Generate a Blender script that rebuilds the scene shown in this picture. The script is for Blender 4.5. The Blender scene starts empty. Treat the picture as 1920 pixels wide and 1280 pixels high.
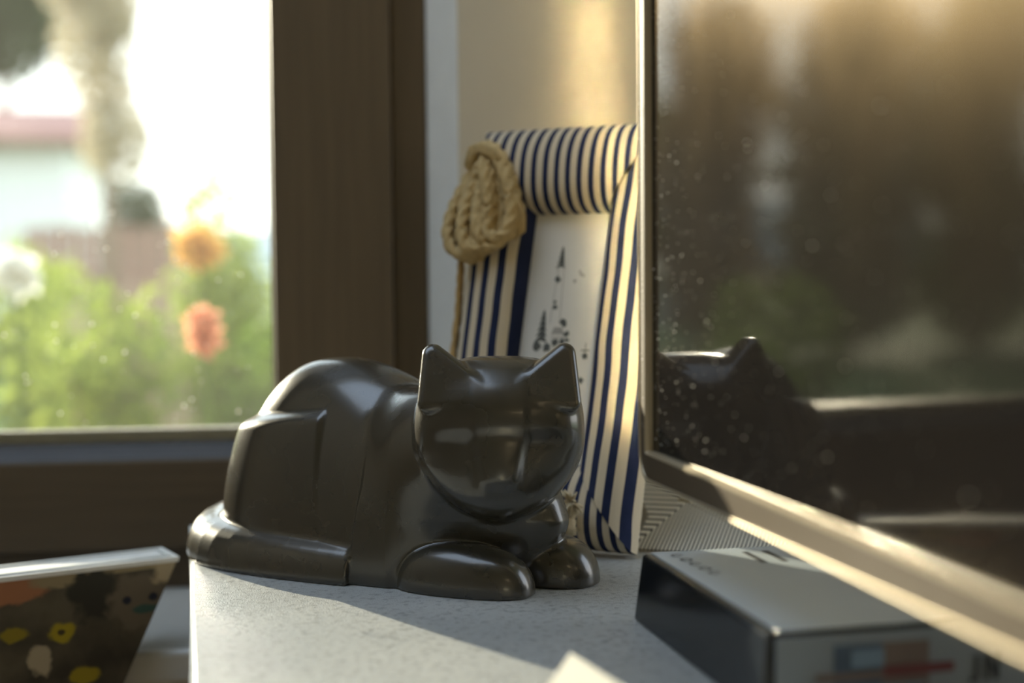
import bpy, bmesh, math, random
import numpy as np
from mathutils import Vector, Matrix

S = bpy.context.scene
COL = S.collection
R = math.radians
rng = random.Random(7)

# ------------------------------------------------------------------ camera
# world: X along the window wall to the right, Y towards the window, desk top at z = 0
def set_camera():
    yaw, pitch, roll = R(6.8), R(3.22), R(-.5)
    f = Vector((math.sin(yaw)*math.cos(pitch), math.cos(yaw)*math.cos(pitch), -math.sin(pitch)))
    r0 = Vector((math.cos(yaw), -math.sin(yaw), 0)); u0 = r0.cross(f)
    r = r0*math.cos(roll)+u0*math.sin(roll); u = -r0*math.sin(roll)+u0*math.cos(roll)
    cd = bpy.data.cameras.new('camera'); co = bpy.data.objects.new('camera', cd); COL.objects.link(co)
    co.matrix_world = Matrix(((r.x, u.x, -f.x, 0), (r.y, u.y, -f.y, 0), (r.z, u.z, -f.z, .235), (0, 0, 0, 1)))
    cd.sensor_width = 36; cd.lens = 36*2667/1920
    cd.clip_start = .01; cd.clip_end = 2000
    cd.dof.use_dof = True; cd.dof.focus_distance = 1.02; cd.dof.aperture_fstop = 2.5
    S.camera = co
set_camera()

# ------------------------------------------------------------------ sky, sun, exposure
SUN_AZ, SUN_EL = R(31.0), R(13.5)       # azimuth is measured from +Y towards -X
def set_light():
    w = bpy.data.worlds.new('sky'); S.world = w; w.use_nodes = True
    nt = w.node_tree; bg = nt.nodes['Background']
    # hazy evening sky: pale at the horizon, blue overhead
    tc = nt.nodes.new('ShaderNodeTexCoord'); sp = nt.nodes.new('ShaderNodeSeparateXYZ'); cr = nt.nodes.new('ShaderNodeValToRGB')
    nt.links.new(tc.outputs['Generated'], sp.inputs[0]); nt.links.new(sp.outputs[2], cr.inputs[0])
    cr.color_ramp.elements[0].position = 0; cr.color_ramp.elements[0].color = (1.0, .97, .90, 1)
    cr.color_ramp.elements[1].position = .9; cr.color_ramp.elements[1].color = (.58, .72, .90, 1)
    e = cr.color_ramp.elements.new(.25); e.color = (.88, .94, 1.0, 1)
    nt.links.new(cr.outputs[0], bg.inputs[0]); bg.inputs[1].default_value = 3.2
    sd = bpy.data.lights.new('sun', 'SUN'); so = bpy.data.objects.new('sun', sd); COL.objects.link(so)
    sd.energy = 14.0; sd.angle = R(.53); sd.color = (1, .86, .66)
    d = Vector((math.sin(SUN_AZ)*math.cos(SUN_EL), -math.cos(SUN_AZ)*math.cos(SUN_EL), -math.sin(SUN_EL)))
    so.rotation_euler = d.to_track_quat('-Z', 'Y').to_euler()
    so.location = -d*20
set_light()
vs = S.view_settings
vs.view_transform = 'Standard'; vs.look = 'None'; vs.gamma = 1; vs.use_curve_mapping = False
vs.exposure = .12
S.cycles.use_denoising = True
S.cycles.max_bounces = 10
S.cycles.sample_clamp_indirect = 0
S.cycles.blur_glossy = 0

# ------------------------------------------------------------------ materials
def principled(name):
    m = bpy.data.materials.new(name); m.use_nodes = True
    return m, m.node_tree, m.node_tree.nodes['Principled BSDF']
def node(nt, kind, **kw):
    n = nt.nodes.new('ShaderNode'+kind)
    for k, v in kw.items(): setattr(n, k, v)
    return n
def plug(nt, dst, src):
    if isinstance(src, (int, float)): dst.default_value = src
    elif isinstance(src, (tuple, list)): dst.default_value = tuple(src)+((1,) if len(src) == 3 and dst.type == 'RGBA' else ())
    else: nt.links.new(src, dst)
def math_(nt, op, a, b=0.0, c=None):
    n = node(nt, 'Math', operation=op); plug(nt, n.inputs[0], a); plug(nt, n.inputs[1], b)
    if c is not None: plug(nt, n.inputs[2], c)
    return n.outputs[0]
def mixc(nt, f, a, b):
    n = node(nt, 'Mix', data_type='RGBA'); plug(nt, n.inputs[0], f); plug(nt, n.inputs[6], a); plug(nt, n.inputs[7], b)
    return n.outputs[2]
def noise(nt, scale, detail=3, vec=None, rough=.5):
    n = node(nt, 'TexNoise'); n.inputs['Scale'].default_value = scale; n.inputs['Detail'].default_value = detail
    n.inputs['Roughness'].default_value = rough
    if vec is not None: nt.links.new(vec, n.inputs['Vector'])
    return n.outputs[0]
def objco(nt): return node(nt, 'TexCoord').outputs['Object']
def ramp(nt, fac, lo, hi):
    n = node(nt, 'MapRange'); plug(nt, n.inputs[0], fac); n.inputs[1].default_value = lo; n.inputs[2].default_value = hi
    return n.outputs[0]
def bump(nt, b, h, strength, dist):
    n = node(nt, 'Bump'); n.inputs['Strength'].default_value = strength; n.inputs['Distance'].default_value = dist
    nt.links.new(h, n.inputs['Height']); nt.links.new(n.outputs[0], b.inputs['Normal'])
def simple(name, col, rough=.5, metal=0, var=.12, scale=40, spec=.5, bumpd=0, bscale=300):
    m, nt, b = principled(name)
    co = objco(nt)
    c2 = tuple(max(0, c*(1-var*2)) for c in col)
    plug(nt, b.inputs['Base Color'], mixc(nt, noise(nt, scale, 3, co), tuple(c*(1+var) for c in col), c2))
    b.inputs['Roughness'].default_value = rough; b.inputs['Metallic'].default_value = metal
    b.inputs['Specular IOR Level'].default_value = spec
    if bumpd: bump(nt, b, noise(nt, bscale, 2, co), .6, bumpd)
    return m

def mat_glaze():
    m, nt, b = principled('dark_glaze'); co = objco(nt)
    n1 = noise(nt, 26, 4, co); n2 = noise(nt, 7, 3, co)
    c = mixc(nt, ramp(nt, n2, .35, .7), (.042, .033, .020), (.030, .029, .021))
    c = mixc(nt, ramp(nt, n1, .50, 1.0), c, (.030, .020, .014))
    plug(nt, b.inputs['Base Color'], c)
    plug(nt, b.inputs['Roughness'], math_(nt, 'MULTIPLY_ADD', n1, .10, .22))
    b.inputs['IOR'].default_value = 1.65
    b.inputs['Coat Weight'].default_value = .5; b.inputs['Coat Roughness'].default_value = .13
    bump(nt, b, noise(nt, 420, 2, co), .08, .0006)
    return m
def mat_stone():
    m, nt, b = principled('stone_laminate'); co = objco(nt)
    big = noise(nt, 9, 4, co); mid = noise(nt, 190, 5, co); fine = noise(nt, 900, 2, co)
    c = mixc(nt, ramp(nt, big, .3, .7), (.49, .50, .485), (.41, .425, .42))
    c = mixc(nt, ramp(nt, mid, .52, .66), c, (.30, .305, .30))
    c = mixc(nt, ramp(nt, fine, .60, .70), c, (.16, .16, .155))
    plug(nt, b.inputs['Base Color'], c); b.inputs['Roughness'].default_value = .42
    bump(nt, b, math_(nt, 'ADD', fine, mid), .5, .0012)
    return m
def mat_fabric(name, period, phase, navy=(.013, .019, .050), cream=(.62, .54, .40), duty=.47):
    m, nt, b = principled(name)
    sx = node(nt, 'SeparateXYZ'); co = objco(nt); nt.links.new(co, sx.inputs[0])
    wob = math_(nt, 'MULTIPLY', math_(nt, 'SUBTRACT', noise(nt, 14, 1, co), .5), .006)
    x = math_(nt, 'ADD', sx.outputs[0], wob)
    fr = math_(nt, 'FRACT', math_(nt, 'MULTIPLY_ADD', x, 1/period, phase))
    mask = math_(nt, 'LESS_THAN', fr, duty)
    na = mixc(nt, noise(nt, 60, 2, co), navy, tuple(c*1.7+.004 for c in navy))
    plug(nt, b.inputs['Base Color'], mixc(nt, mask, cream, na))
    b.inputs['Roughness'].default_value = .9; b.inputs['Specular IOR Level'].default_value = .15
    bump(nt, b, noise(nt, 1500, 1, co), .5, .0004)
    return m
def mat_wood(name, col, axis, rough=.5):
    m, nt, b = principled(name); co = objco(nt)
    mp = node(nt, 'Mapping'); nt.links.new(co, mp.inputs[0])
    mp.inputs['Scale'].default_value = tuple(2 if i == axis else 45 for i in range(3))
    n = noise(nt, 3, 4, mp.outputs[0])
    plug(nt, b.inputs['Base Color'], mixc(nt, n, tuple(c*.65 for c in col), tuple(c*1.3 for c in col)))
    b.inputs['Roughness'].default_value = rough
    bump(nt, b, n, .15, .001)
    return m
def mat_glass():
    m = bpy.data.materials.new('window_glass'); m.use_nodes = True; nt = m.node_tree; nt.nodes.clear()
    out = node(nt, 'OutputMaterial'); tr = node(nt, 'BsdfTransparent'); gl = node(nt, 'BsdfGlossy'); df = node(nt, 'BsdfTranslucent')
    tr.inputs[0].default_value = (.97, .985, .975, 1); gl.inputs['Roughness'].default_value = .02
    df.inputs[0].default_value = (.8, .8, .78, 1)
    fr = node(nt, 'Fresnel'); fr.inputs[0].default_value = 1.45
    m1 = node(nt, 'MixShader'); nt.links.new(fr.outputs[0], m1.inputs[0]); nt.links.new(tr.outputs[0], m1.inputs[1]); nt.links.new(gl.outputs[0], m1.inputs[2])
    m2 = node(nt, 'MixShader')                     # thin film of dust on the pane
    plug(nt, m2.inputs[0], math_(nt, 'MULTIPLY', noise(nt, 5, 3, objco(nt)), .02))
    nt.links.new(m1.outputs[0], m2.inputs[1]); nt.links.new(df.outputs[0], m2.inputs[2])
    nt.links.new(m2.outputs[0], out.inputs[0])
    return m
def mat_leaf(name, col, trans=.5):
    m = bpy.data.materials.new(name); m.use_nodes = True; nt = m.node_tree; b = nt.nodes['Principled BSDF']
    co = objco(nt); n = noise(nt, 3.0, 3, co)
    c = mixc(nt, n, tuple(x*.6 for x in col), tuple(x*1.4 for x in col))
    plug(nt, b.inputs['Base Color'], c); b.inputs['Roughness'].default_value = .7; b.inputs['Specular IOR Level'].default_value = .1
    t = node(nt, 'BsdfTranslucent'); nt.links.new(c, t.inputs[0])
    mx = node(nt, 'MixShader'); mx.inputs[0].default_value = trans
    nt.links.new(b.outputs[0], mx.inputs[1]); nt.links.new(t.outputs[0], mx.inputs[2])
    nt.links.new(mx.outputs[0], nt.nodes['Material Output'].inputs[0])
    return m
def mat_speck():
    m = bpy.data.materials.new('dust_speck'); m.use_nodes = True; nt = m.node_tree; nt.nodes.clear()
    out = node(nt, 'OutputMaterial'); d = node(nt, 'BsdfDiffuse'); t = node(nt, 'BsdfTranslucent'); mx = node(nt, 'MixShader')
    d.inputs[0].default_value = (.95, .93, .88, 1); t.inputs[0].default_value = (.95, .93, .88, 1)
    plug(nt, mx.inputs[0], math_(nt, 'MULTIPLY_ADD', noise(nt, 30, 1, objco(nt)), .1, .5))
    nt.links.new(d.outputs[0], mx.inputs[1]); nt.links.new(t.outputs[0], mx.inputs[2]); nt.links.new(mx.outputs[0], out.inputs[0])
    return m
def mat_screen():
    m, nt, b = principled('screen_glass'); co = objco(nt)
    plug(nt, b.inputs['Base Color'], mixc(nt, noise(nt, 3, 2, co), (.006, .006, .007), (.010, .009, .009)))
    b.inputs['Roughness'].default_value = .05; b.inputs['IOR'].default_value = 1.36
    g = node(nt, 'BsdfGlossy'); g.inputs['Roughness'].default_value = .27; g.inputs[0].default_value = (.9, .66, .38, 1); b.inputs['Specular Tint'].default_value = (1, .88, .66, 1)
    mx = node(nt, 'MixShader'); plug(nt, mx.inputs[0], math_(nt, 'MULTIPLY', noise(nt, 12, 2, co), .014))
    nt.links.new(b.outputs[0], mx.inputs[1]); nt.links.new(g.outputs[0], mx.inputs[2])
    nt.links.new(mx.outputs[0], nt.nodes['Material Output'].inputs[0])
    return m
def blob(nt, sx, cx, cy, rx, ry, soft, warp):
    dx = math_(nt, 'MULTIPLY', math_(nt, 'SUBTRACT', sx.outputs[0], cx), 1/rx)
    dy = math_(nt, 'MULTIPLY', math_(nt, 'SUBTRACT', sx.outputs[2], cy), 1/ry)
    d = math_(nt, 'SQRT', math_(nt, 'ADD', math_(nt, 'POWER', math_(nt, 'ABSOLUTE', dx), 2), math_(nt, 'POWER', math_(nt, 'ABSOLUTE', dy), 2)))
    d = math_(nt, 'ADD', d, warp)
    return ramp(nt, d, 1+soft, 1-soft)
def mat_cover():
    m, nt, b = principled('printed_cover'); co = objco(nt)
    sx = node(nt, 'SeparateXYZ'); nt.links.new(co, sx.inputs[0])
    n = noise(nt, 22, 4, co); warp = math_(nt, 'MULTIPLY', math_(nt, 'SUBTRACT', noise(nt, 70, 2, co), .5), 1.3)
    c = mixc(nt, ramp(nt, n, .35, .65), (.030, .026, .018), (.10, .085, .058))
    Hh = .1526
    c = mixc(nt, math_(nt, 'GREATER_THAN', math_(nt, 'ADD', sx.outputs[2], math_(nt, 'MULTIPLY', sx.outputs[0], .02)), Hh-.007), c, (.30, .24, .14))
    for (x, y, rx, ry, col) in [(.135, .012, .026, .011, (.36, .15, .07)), (.10, .006, .022, .008, (.30, .24, .14)), (.072, .022, .020, .022, (.018, .018, .014)),
                                (.034, .034, .024, .024, (.13, .105, .075)), (.006, .006, .016, .016, (.42, .34, .22)),
                                (.099, .0508, .010, .008, (.36, .28, .01)), (.1366, .0476, .011, .006, (.26, .20, .01)), (.0806, .089, .011, .008, (.30, .23, .01)),
                                (.1164, .0715, .010, .012, (.38, .32, .22)), (.099, .0508, .0030, .0025, (.05, .035, .01)),
                                (.0300, .0405, .011, .0035, (.03, .08, .07)), (.0449, .0316, .0042, .0034, (.006, .012, .03)), (.0232, .0313, .0042, .0034, (.006, .012, .03))]:
        y = Hh-y
        c = mixc(nt, blob(nt, sx, x, y, rx, ry, .15, warp), c, col)
    plug(nt, b.inputs['Base Color'], c); b.inputs['Roughness'].default_value = .45
    return m
def mat_lines(pu, pv):
    m, nt, b = principled('lined_print'); co = objco(nt)
    sx = node(nt, 'SeparateXYZ'); nt.links.new(co, sx.inputs[0])
    mm = math_(nt, 'MAXIMUM', math_(nt, 'MULTIPLY', sx.outputs[0], 1/pu), math_(nt, 'MULTIPLY', sx.outputs[1], 1/pv))
    line = math_(nt, 'GREATER_THAN', math_(nt, 'FRACT', mm), .60)
    plug(nt, b.inputs['Base Color'], mixc(nt, line, mixc(nt, noise(nt, 20, 2, co), (.74, .71, .60), (.68, .66, .57)), (.012, .012, .015)))
    b.inputs['Roughness'].default_value = .5
    return m

M = dict(
    glaze=mat_glaze(), stone=mat_stone(), glass=mat_glass(), speck=mat_speck(), screen=mat_screen(), cover=mat_cover(),
    edge=simple('desk_edge_band', (.62, .64, .62), .4),
    wall=simple('beige_plaster', (.60, .53, .40), .9, var=.05, scale=8, bumpd=.0006, bscale=260),
    reveal=simple('white_plaster', (.78, .80, .78), .8, var=.04, bumpd=.0004),
    ceiling=simple('white_ceiling', (.80, .76, .68), .9, var=.03),
    floor=mat_wood('oak_floor', (.30, .19, .10), 1, .45),
    frame_v=mat_wood('brown_frame_upright', (.115, .080, .042), 2, .5),
    frame_h=mat_wood('brown_frame_rail', (.088, .061, .033), 0, .5),
    bead=simple('grey_gasket', (.07, .07, .075), .32),
    spacer=simple('spacer_bar', (.66, .63, .54), .45),
    sill=simple('white_sill', (.62, .62, .58), .22, var=.03),
    bezel=simple('champagne_bezel', (.085, .064, .042), .5, metal=.0, var=.05, spec=.3),
    trim=simple('champagne_trim', (.42, .35, .24), .42, metal=.6, var=.04),
    tvback=simple('tv_black_plastic', (.012, .012, .013), .45),
    tvside=simple('tv_polished_side', (.9, .78, .55), .16, metal=1, var=.02),
    black=simple('gloss_black', (.010, .013, .017), .16, var=.1, scale=15),
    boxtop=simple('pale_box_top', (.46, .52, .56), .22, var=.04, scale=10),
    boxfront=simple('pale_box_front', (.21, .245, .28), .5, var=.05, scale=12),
    ink=simple('dark_ink', (.035, .04, .045), .6),
    sketch=simple('sketch_ink', (.11, .12, .115), .9, var=.3, scale=300),
    faint=simple('faint_sketch_ink', (.36, .35, .33), .9),
    bluep=simple('blue_print', (.07, .11, .17), .5, var=.3, scale=30),
    bluel=simple('light_blue_print', (.16, .24, .33), .5),
    brownp=simple('brown_print', (.15, .115, .10), .5, var=.2, scale=30),
    redp=simple('dark_red_print', (.13, .03, .035), .5),
    paper=simple('print_paper', (.66, .65, .61), .8, var=.03),
    cream=simple('cream_paper', (.88, .83, .70), .8, var=.03),
    page=simple('page_block', (.80, .80, .78), .7, var=.06, scale=90),
    rope=simple('jute_rope', (.60, .45, .22), .9, var=.18, scale=260, bumpd=.0008, bscale=900),
    cord=simple('tan_cord', (.52, .34, .13), .9, var=.2, scale=260),
    fray=simple('cotton_fray', (.62, .52, .34), .9, var=.15, scale=200),
    fab_side=mat_fabric('ticking_side', .0138, .12), fab_top=mat_fabric('ticking_top', .0108, .30, duty=.46),
    board=simple('backing_board', (.33, .26, .17), .9),
    lines=mat_lines(.0032, .0092), linebody=simple('card_body', (.60, .57, .48), .6),
    tab=simple('kraft_tab', (.50, .43, .28), .7),
    wood=mat_wood('pine', (.45, .30, .16), 2, .5),
    grass=simple('lawn', (.10, .17, .045), .9, var=.35, scale=2),
    render=simple('white_render', (.80, .80, .78), .9, var=.03, scale=2),
    tile=simple('red_roof_tile', (.36, .17, .14), .8, var=.2, scale=3),
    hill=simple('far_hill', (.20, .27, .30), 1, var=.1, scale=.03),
    bark=simple('bark', (.20, .14, .09), .9, var=.25, scale=20),
    fence=mat_wood('stained_fence', (.30, .17, .13), 2, .8),
    wglass=simple('far_pane', (.05, .06, .07), .1),
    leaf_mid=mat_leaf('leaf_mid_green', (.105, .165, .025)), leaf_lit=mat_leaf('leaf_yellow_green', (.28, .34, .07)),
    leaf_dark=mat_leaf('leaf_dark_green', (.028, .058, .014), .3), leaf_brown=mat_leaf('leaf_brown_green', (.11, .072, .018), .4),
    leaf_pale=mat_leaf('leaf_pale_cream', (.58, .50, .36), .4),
    petal_orange=mat_leaf('petal_orange', (.75, .46, .13)), petal_coral=mat_leaf('petal_coral', (.75, .36, .22)), petal_white=mat_leaf('petal_white', (.85, .85, .82)),
)

# ------------------------------------------------------------------ helpers
def link(name, me, mats, parent=None, smooth=False):
    o = bpy.data.objects.new(name, me); COL.objects.link(o)
    for m in (mats if isinstance(mats, (list, tuple)) else [mats]): me.materials.append(m)
    if smooth:
        me.shade_smooth()
    if parent: o.parent = parent
    return o
def from_bm(name, bm, mat, parent=None, smooth=False):
    bmesh.ops.recalc_face_normals(bm, faces=bm.faces)
    me = bpy.data.meshes.new(name); bm.to_mesh(me); bm.free()
    return link(name, me, mat, parent, smooth)
def from_py(name, v, f, mat, parent=None, smooth=False):
    me = bpy.data.meshes.new(name); me.from_pydata([tuple(p) for p in v], [], f); me.update()
    return link(name, me, mat, parent, smooth)
def box(bm, x0, x1, y0, y1, z0, z1, bev=0):
    vs_ = [bm.verts.new(p) for p in ((x0, y0, z0), (x1, y0, z0), (x1, y1, z0), (x0, y1, z0), (x0, y0, z1), (x1, y0, z1), (x1, y1, z1), (x0, y1, z1))]
    fs = [bm.faces.new([vs_[i] for i in q]) for q in ((0, 3, 2, 1), (4, 5, 6, 7), (0, 1, 5, 4), (1, 2, 6, 5), (2, 3, 7, 6), (3, 0, 4, 7))]
    if bev:
        es = list({e for f in fs for e in f.edges})
        bmesh.ops.bevel(bm, geom=es, offset=bev, segments=3, profile=.5, affect='EDGES')
def boxo(name, dims, mat, parent=None, bev=0):
    bm = bmesh.new(); box(bm, *dims, bev=bev); return from_bm(name, bm, mat, parent)
def tag(o, label, cat=None, group=None, kind=None):
    o['label'] = label
    if cat: o['category'] = cat
    if group: o['group'] = group
    if kind: o['kind'] = kind
    return o
def empty(name, loc=(0, 0, 0), rz=0):
    o = bpy.data.objects.new(name, None); COL.objects.link(o); o.location = loc; o.rotation_euler = (0, 0, rz)
    o.empty_display_size = .05
    return o
def extrude(name, pts, depth, mat, parent=None, axis=2, bev=0):
    """closed outline pts (2D) extruded; axis = the extruded axis, depth=(a,b)"""
    bm = bmesh.new()
    def P(p, d):
        return {0: (d, p[0], p[1]), 1: (p[0], d, p[1]), 2: (p[0], p[1], d)}[axis]
    a = [bm.verts.new(P(p, depth[0])) for p in pts]; b = [bm.verts.new(P(p, depth[1])) for p in pts]
    bm.faces.new(a); bm.faces.new(b[::-1])
    for i in range(len(pts)):
        j = (i+1) % len(pts); bm.faces.new((a[i], b[i], b[j], a[j]))
    if bev: bmesh.ops.bevel(bm, geom=list(bm.edges), offset=bev, segments=2, profile=.5, affect='EDGES')
    return from_bm(name, bm, mat, parent)
def tube(bm, pts, radii, n=8, strands=0, twist=0):
    """sweep a round (or stranded) section along pts"""
    pts = [Vector(p) for p in pts]; rings = []; acc = 0
    nrm = None
    for i, p in enumerate(pts):
        t = (pts[min(i+1, len(pts)-1)]-pts[max(i-1, 0)]).normalized()
        if nrm is None:
            nrm = t.orthogonal().normalized()
        nrm = (nrm-t*nrm.dot(t)).normalized(); bn = t.cross(nrm)
        if i: acc += (p-pts[i-1]).length
        r = radii if isinstance(radii, (int, float)) else radii[i]
        ring = []
        for k in range(n):
            a = 2*math.pi*k/n
            rr = r*(1+.26*math.cos(strands*(a-acc*twist))) if strands else r
            ring.append(bm.verts.new(p+(nrm*math.cos(a)+bn*math.sin(a))*rr))
        rings.append(ring)
    for i in range(len(rings)-1):
        for k in range(n):
            bm.faces.new((rings[i][k], rings[i][(k+1) % n], rings[i+1][(k+1) % n], rings[i+1][k]))
    bm.faces.new(rings[0][::-1]); bm.faces.new(rings[-1])

# ------------------------------------------------------------------ the setting: room and window wall
YW, YF = 1.43, 1.46             # room face of the window wall, room face of the window frame
ZF, ZC, GZ = -.78, 1.75, -1.1
XL, XR = -1.05, .0888           # window opening
def build_room():
    def st(o, label, cat): return tag(o, label, cat, kind='structure')
    x0, x1, y0 = -1.7, 2.0, -1.7
    st(boxo('floor', (x0, x1, y0, 1.75, GZ, ZF), M['floor']), 'brown oak floor of the room', 'floor')
    bm = bmesh.new()                      # ceiling with a roof window opening above the desk
    box(bm, x0, x1, y0, .20, ZC, ZC+.05); box(bm, x0, x1, 1.35, 1.75, ZC, ZC+.05); box(bm, x0, -1.25, .20, 1.35, ZC, ZC+.05); box(bm, -.02, x1, .20, 1.35, ZC, ZC+.05)
    st(from_bm('ceiling', bm, M['ceiling']), 'white ceiling with a roof window opening above the desk', 'ceiling')
    st(boxo('wall_left', (x0-.05, x0, y0, 1.75, ZF, ZC), M['wall']), 'beige plaster wall on the far left side', 'wall')
    bm = bmesh.new()                      # right wall, behind the television, with an unseen opening added for fill light
    box(bm, x1, x1+.05, y0, .2, ZF, ZC); box(bm, x1, x1+.05, 1.3, 1.75, ZF, ZC)
    box(bm, x1, x1+.05, .2, 1.3, ZF, -.1); box(bm, x1, x1+.05, .2, 1.3, 1.6, ZC)
    st(from_bm('wall_right', bm, M['wall']), 'beige plaster wall behind the television, with a wide unseen opening added for fill light', 'wall')
    st(boxo('wall_front', (x0, x1, y0-.05, y0, ZF, ZC), M['wall']), 'beige plaster wall facing the window', 'wall')
    # window wall: pieces around the opening, joined in one mesh
    bm = bmesh.new()
    box(bm, .1183, 2.0, YW, 1.75, ZF, ZC)
    box(bm, -1.7, XL, YW, 1.75, ZF, ZC)
    box(bm, XL, .1183, YW, 1.75, ZF, -.125)
    box(bm, XL, .1183, YW, 1.75, 1.45, ZC)
    st(from_bm('wall_back', bm, M['wall']), 'beige plaster wall with the window, behind the striped picture frame', 'wall')
    # splayed plaster reveal at the right of the window
    st(extrude('trim_1', [(.0888, YF-.002), (.1183, YW), (.1183, 1.70), (.0888, 1.70)], (-.125, 1.45), M['reveal']),
       'narrow pale plaster reveal between brown window frame and beige wall', 'trim')
    st(boxo('trim_2', (XL-.05, .16, 1.225, YF+.06, -.125, -.094), M['sill'], bev=.006), 'white glossy window sill under the brown frame', 'window sill')

    w = empty('window_1', (0, YF, -.094)); tag(w, 'dark brown framed window with a single large pane onto the garden', 'window', kind='structure')
    zb = -.094
    def part(name, dims, mat, bev=.003):
        x0, x1, y0, y1, z0, z1 = dims
        return boxo(name, (x0, x1, y0-YF, y1-YF, z0-zb, z1-zb), mat, w, bev)
    # outer frame
    part('outer_frame', (.052, XR, YF, YF+.07, zb, 1.45), M['frame_v'])
    part('outer_frame', (XL, XL+.04, YF, YF+.07, zb, 1.45), M['frame_v'])
    part('outer_frame', (XL+.04, .052, YF+.004, YF+.07, zb, -.052), M['frame_h'])
    part('outer_frame', (XL+.04, .052, YF+.004, YF+.07, 1.41, 1.45), M['frame_h'])
    # sash, standing a little proud of the outer frame
    part('sash_stile', (-.0672, .0516, YF-.014, YF+.05, -.050, 1.408), M['frame_v'], .002)
    part('sash_stile', (XL+.042, XL+.13, YF-.014, YF+.05, -.050, 1.408), M['frame_v'], .002)
    part('sash_rail', (XL+.13, -.0672, YF-.014, YF+.05, -.050, .0396), M['frame_h'], .002)
    part('sash_rail', (XL+.13, -.0672, YF-.014, YF+.05, 1.32, 1.408), M['frame_h'], .002)
    # sloping glazing bead at the bottom, upright beads at the sides
    def bead(pts, rng_, axis):
        return extrude('glazing_bead', [(a-YF, b-zb) if axis == 0 else (a, b-YF) for a, b in pts], rng_ if axis == 0 else (rng_[0]-zb, rng_[1]-zb), M['bead'], w, axis, .001)
    bead([(YF-.010, .036), (YF-.010, .041), (YF+.004, .050), (YF+.014, .0545), (YF+.022, .0545), (YF+.022, .036)], (XL+.13, -.0672), 0)
    bead([(-.0665, YF-.008), (-.0690, YF+.012), (-.0690, YF+.022), (-.0665, YF+.022)], (.04, 1.32), 2).data.materials[0] = M['frame_v']
    bead([(XL+.13, YF-.008), (XL+.1365, YF+.012), (XL+.1365, YF+.022), (XL+.13, YF+.022)], (.04, 1.32), 2)
    # panes and spacer bars of the double glazing
    for y in (YF+.023, YF+.043):
        part('pane', (XL+.132, -.068, y, y+.003, .042, 1.318), M['glass'], 0)
    part('spacer_bar', (XL+.132, -.068, YF+.027, YF+.042, .052, .0665), M['spacer'], 0)
    part('spacer_bar', (-.0725, -.068, YF+.027, YF+.042, .0665, 1.318), M['spacer'], 0)
    part('spacer_bar', (XL+.132, XL+.149, YF+.027, YF+.042, .0665, 1.318), M['spacer'], 0)
    # dried rain specks on the pane
    bm = bmesh.new(); r_ = random.Random(3)
    for i in range(150):
        x = -.095-abs(r_.gauss(0, .22)); z = .07+abs(r_.gauss(0, .22))
        if x < XL+.2: continue
        rad = r_.choice((.0005, .0007, .0008, .0014)) * r_.uniform(.8, 1.3)
        bmesh.ops.create_icosphere(bm, subdivisions=1, radius=rad, matrix=Matrix.Translation((x, .0225, z-zb)) @ Matrix.Diagonal((1, .5, 1.2, 1)))
    sp = from_bm('dried_rain_specks', bm, M['speck'], w); sp['kind'] = 'stuff'
build_room()

# ------------------------------------------------------------------ desk
def build_desk():
    d = empty('desk', (-.14, 1.30, ZF), R(6)); h = -ZF
    tag(d, 'desk with a pale grey stone-look top, carrying the black cat figurine', 'desk')
    top = boxo('desk_top', (.002, .86, -1.72, 0, h-.028, h), M['stone'], d, .0015)
    boxo('edge_band', (0, .002, -1.72, 0, h-.028, h-.0006), M['edge'], d)
    for x in (.06, .80):
        for y in (-.16, -1.66):
            bm = bmesh.new()
            tube(bm, [(x, y, 0), (x, y, .3), (x, y, h-.028)], [.016, .021, .026], 16); from_bm('leg', bm, M['edge'], d, True)
    boxo('apron', (.05, .81, -.172, -.150, h-.09, h-.028), M['edge'], d, .002)
    boxo('apron', (.05, .81, -1.672, -1.65, h-.09, h-.028), M['edge'], d, .002)
build_desk()

# ------------------------------------------------------------------ cat figurine: one continuous surface from an implicit shape
CAT_O = np.array([.045, 1.09]); CAT_A = np.array([.788, -.616]); CAT_N = np.array([.616, .788])
HEAD = np.array([.1105, 1.006, .109]); _g = np.array([-.109, -.994])
def smin(a, b, k):
    h = np.maximum(k-np.abs(a-b), 0)/k
    return np.minimum(a, b)-h*h*k*.25
def smax(a, b, k): return -smin(-a, -b, k)
def sstep(x, a, b):
    t = np.clip((x-a)/(b-a), 0, 1); return t*t*(3-2*t)
def sell(x, y, z, a, b, c, p, q=None):
    q = q or p
    xy = (np.abs(x/a)**p+np.abs(y/b)**p)**(q/p)
    return ((xy+np.abs(z/c)**q)**(1/q)-1)*min(a, b, c)
def tri2(x, y, A, B, C):
    P = [np.array(A), np.array(B), np.array(C)]
    d = None; s = None
    for i in range(3):
        a, b = P[i], P[(i+1) % 3]; e = b-a
        wx, wy = x-a[0], y-a[1]
        t = np.clip((wx*e[0]+wy*e[1])/(e@e), 0, 1)
        dd = (wx-e[0]*t)**2+(wy-e[1]*t)**2; cr = e[0]*wy-e[1]*wx
        d = dd if d is None else np.minimum(d, dd); s = cr if s is None else np.minimum(s, cr)
    return -np.sqrt(d)*np.sign(s)
TAIL = [(-.10, .060, .030), (-.145, .066, .034), (-.182, .050, .036), (-.184, .010, .036), (-.162, -.030, .034), (-.125, -.0525, .032), (-.075, -.0575, .031), (-.03, -.0560, .0295), (.01, -.052, .028)]
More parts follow.
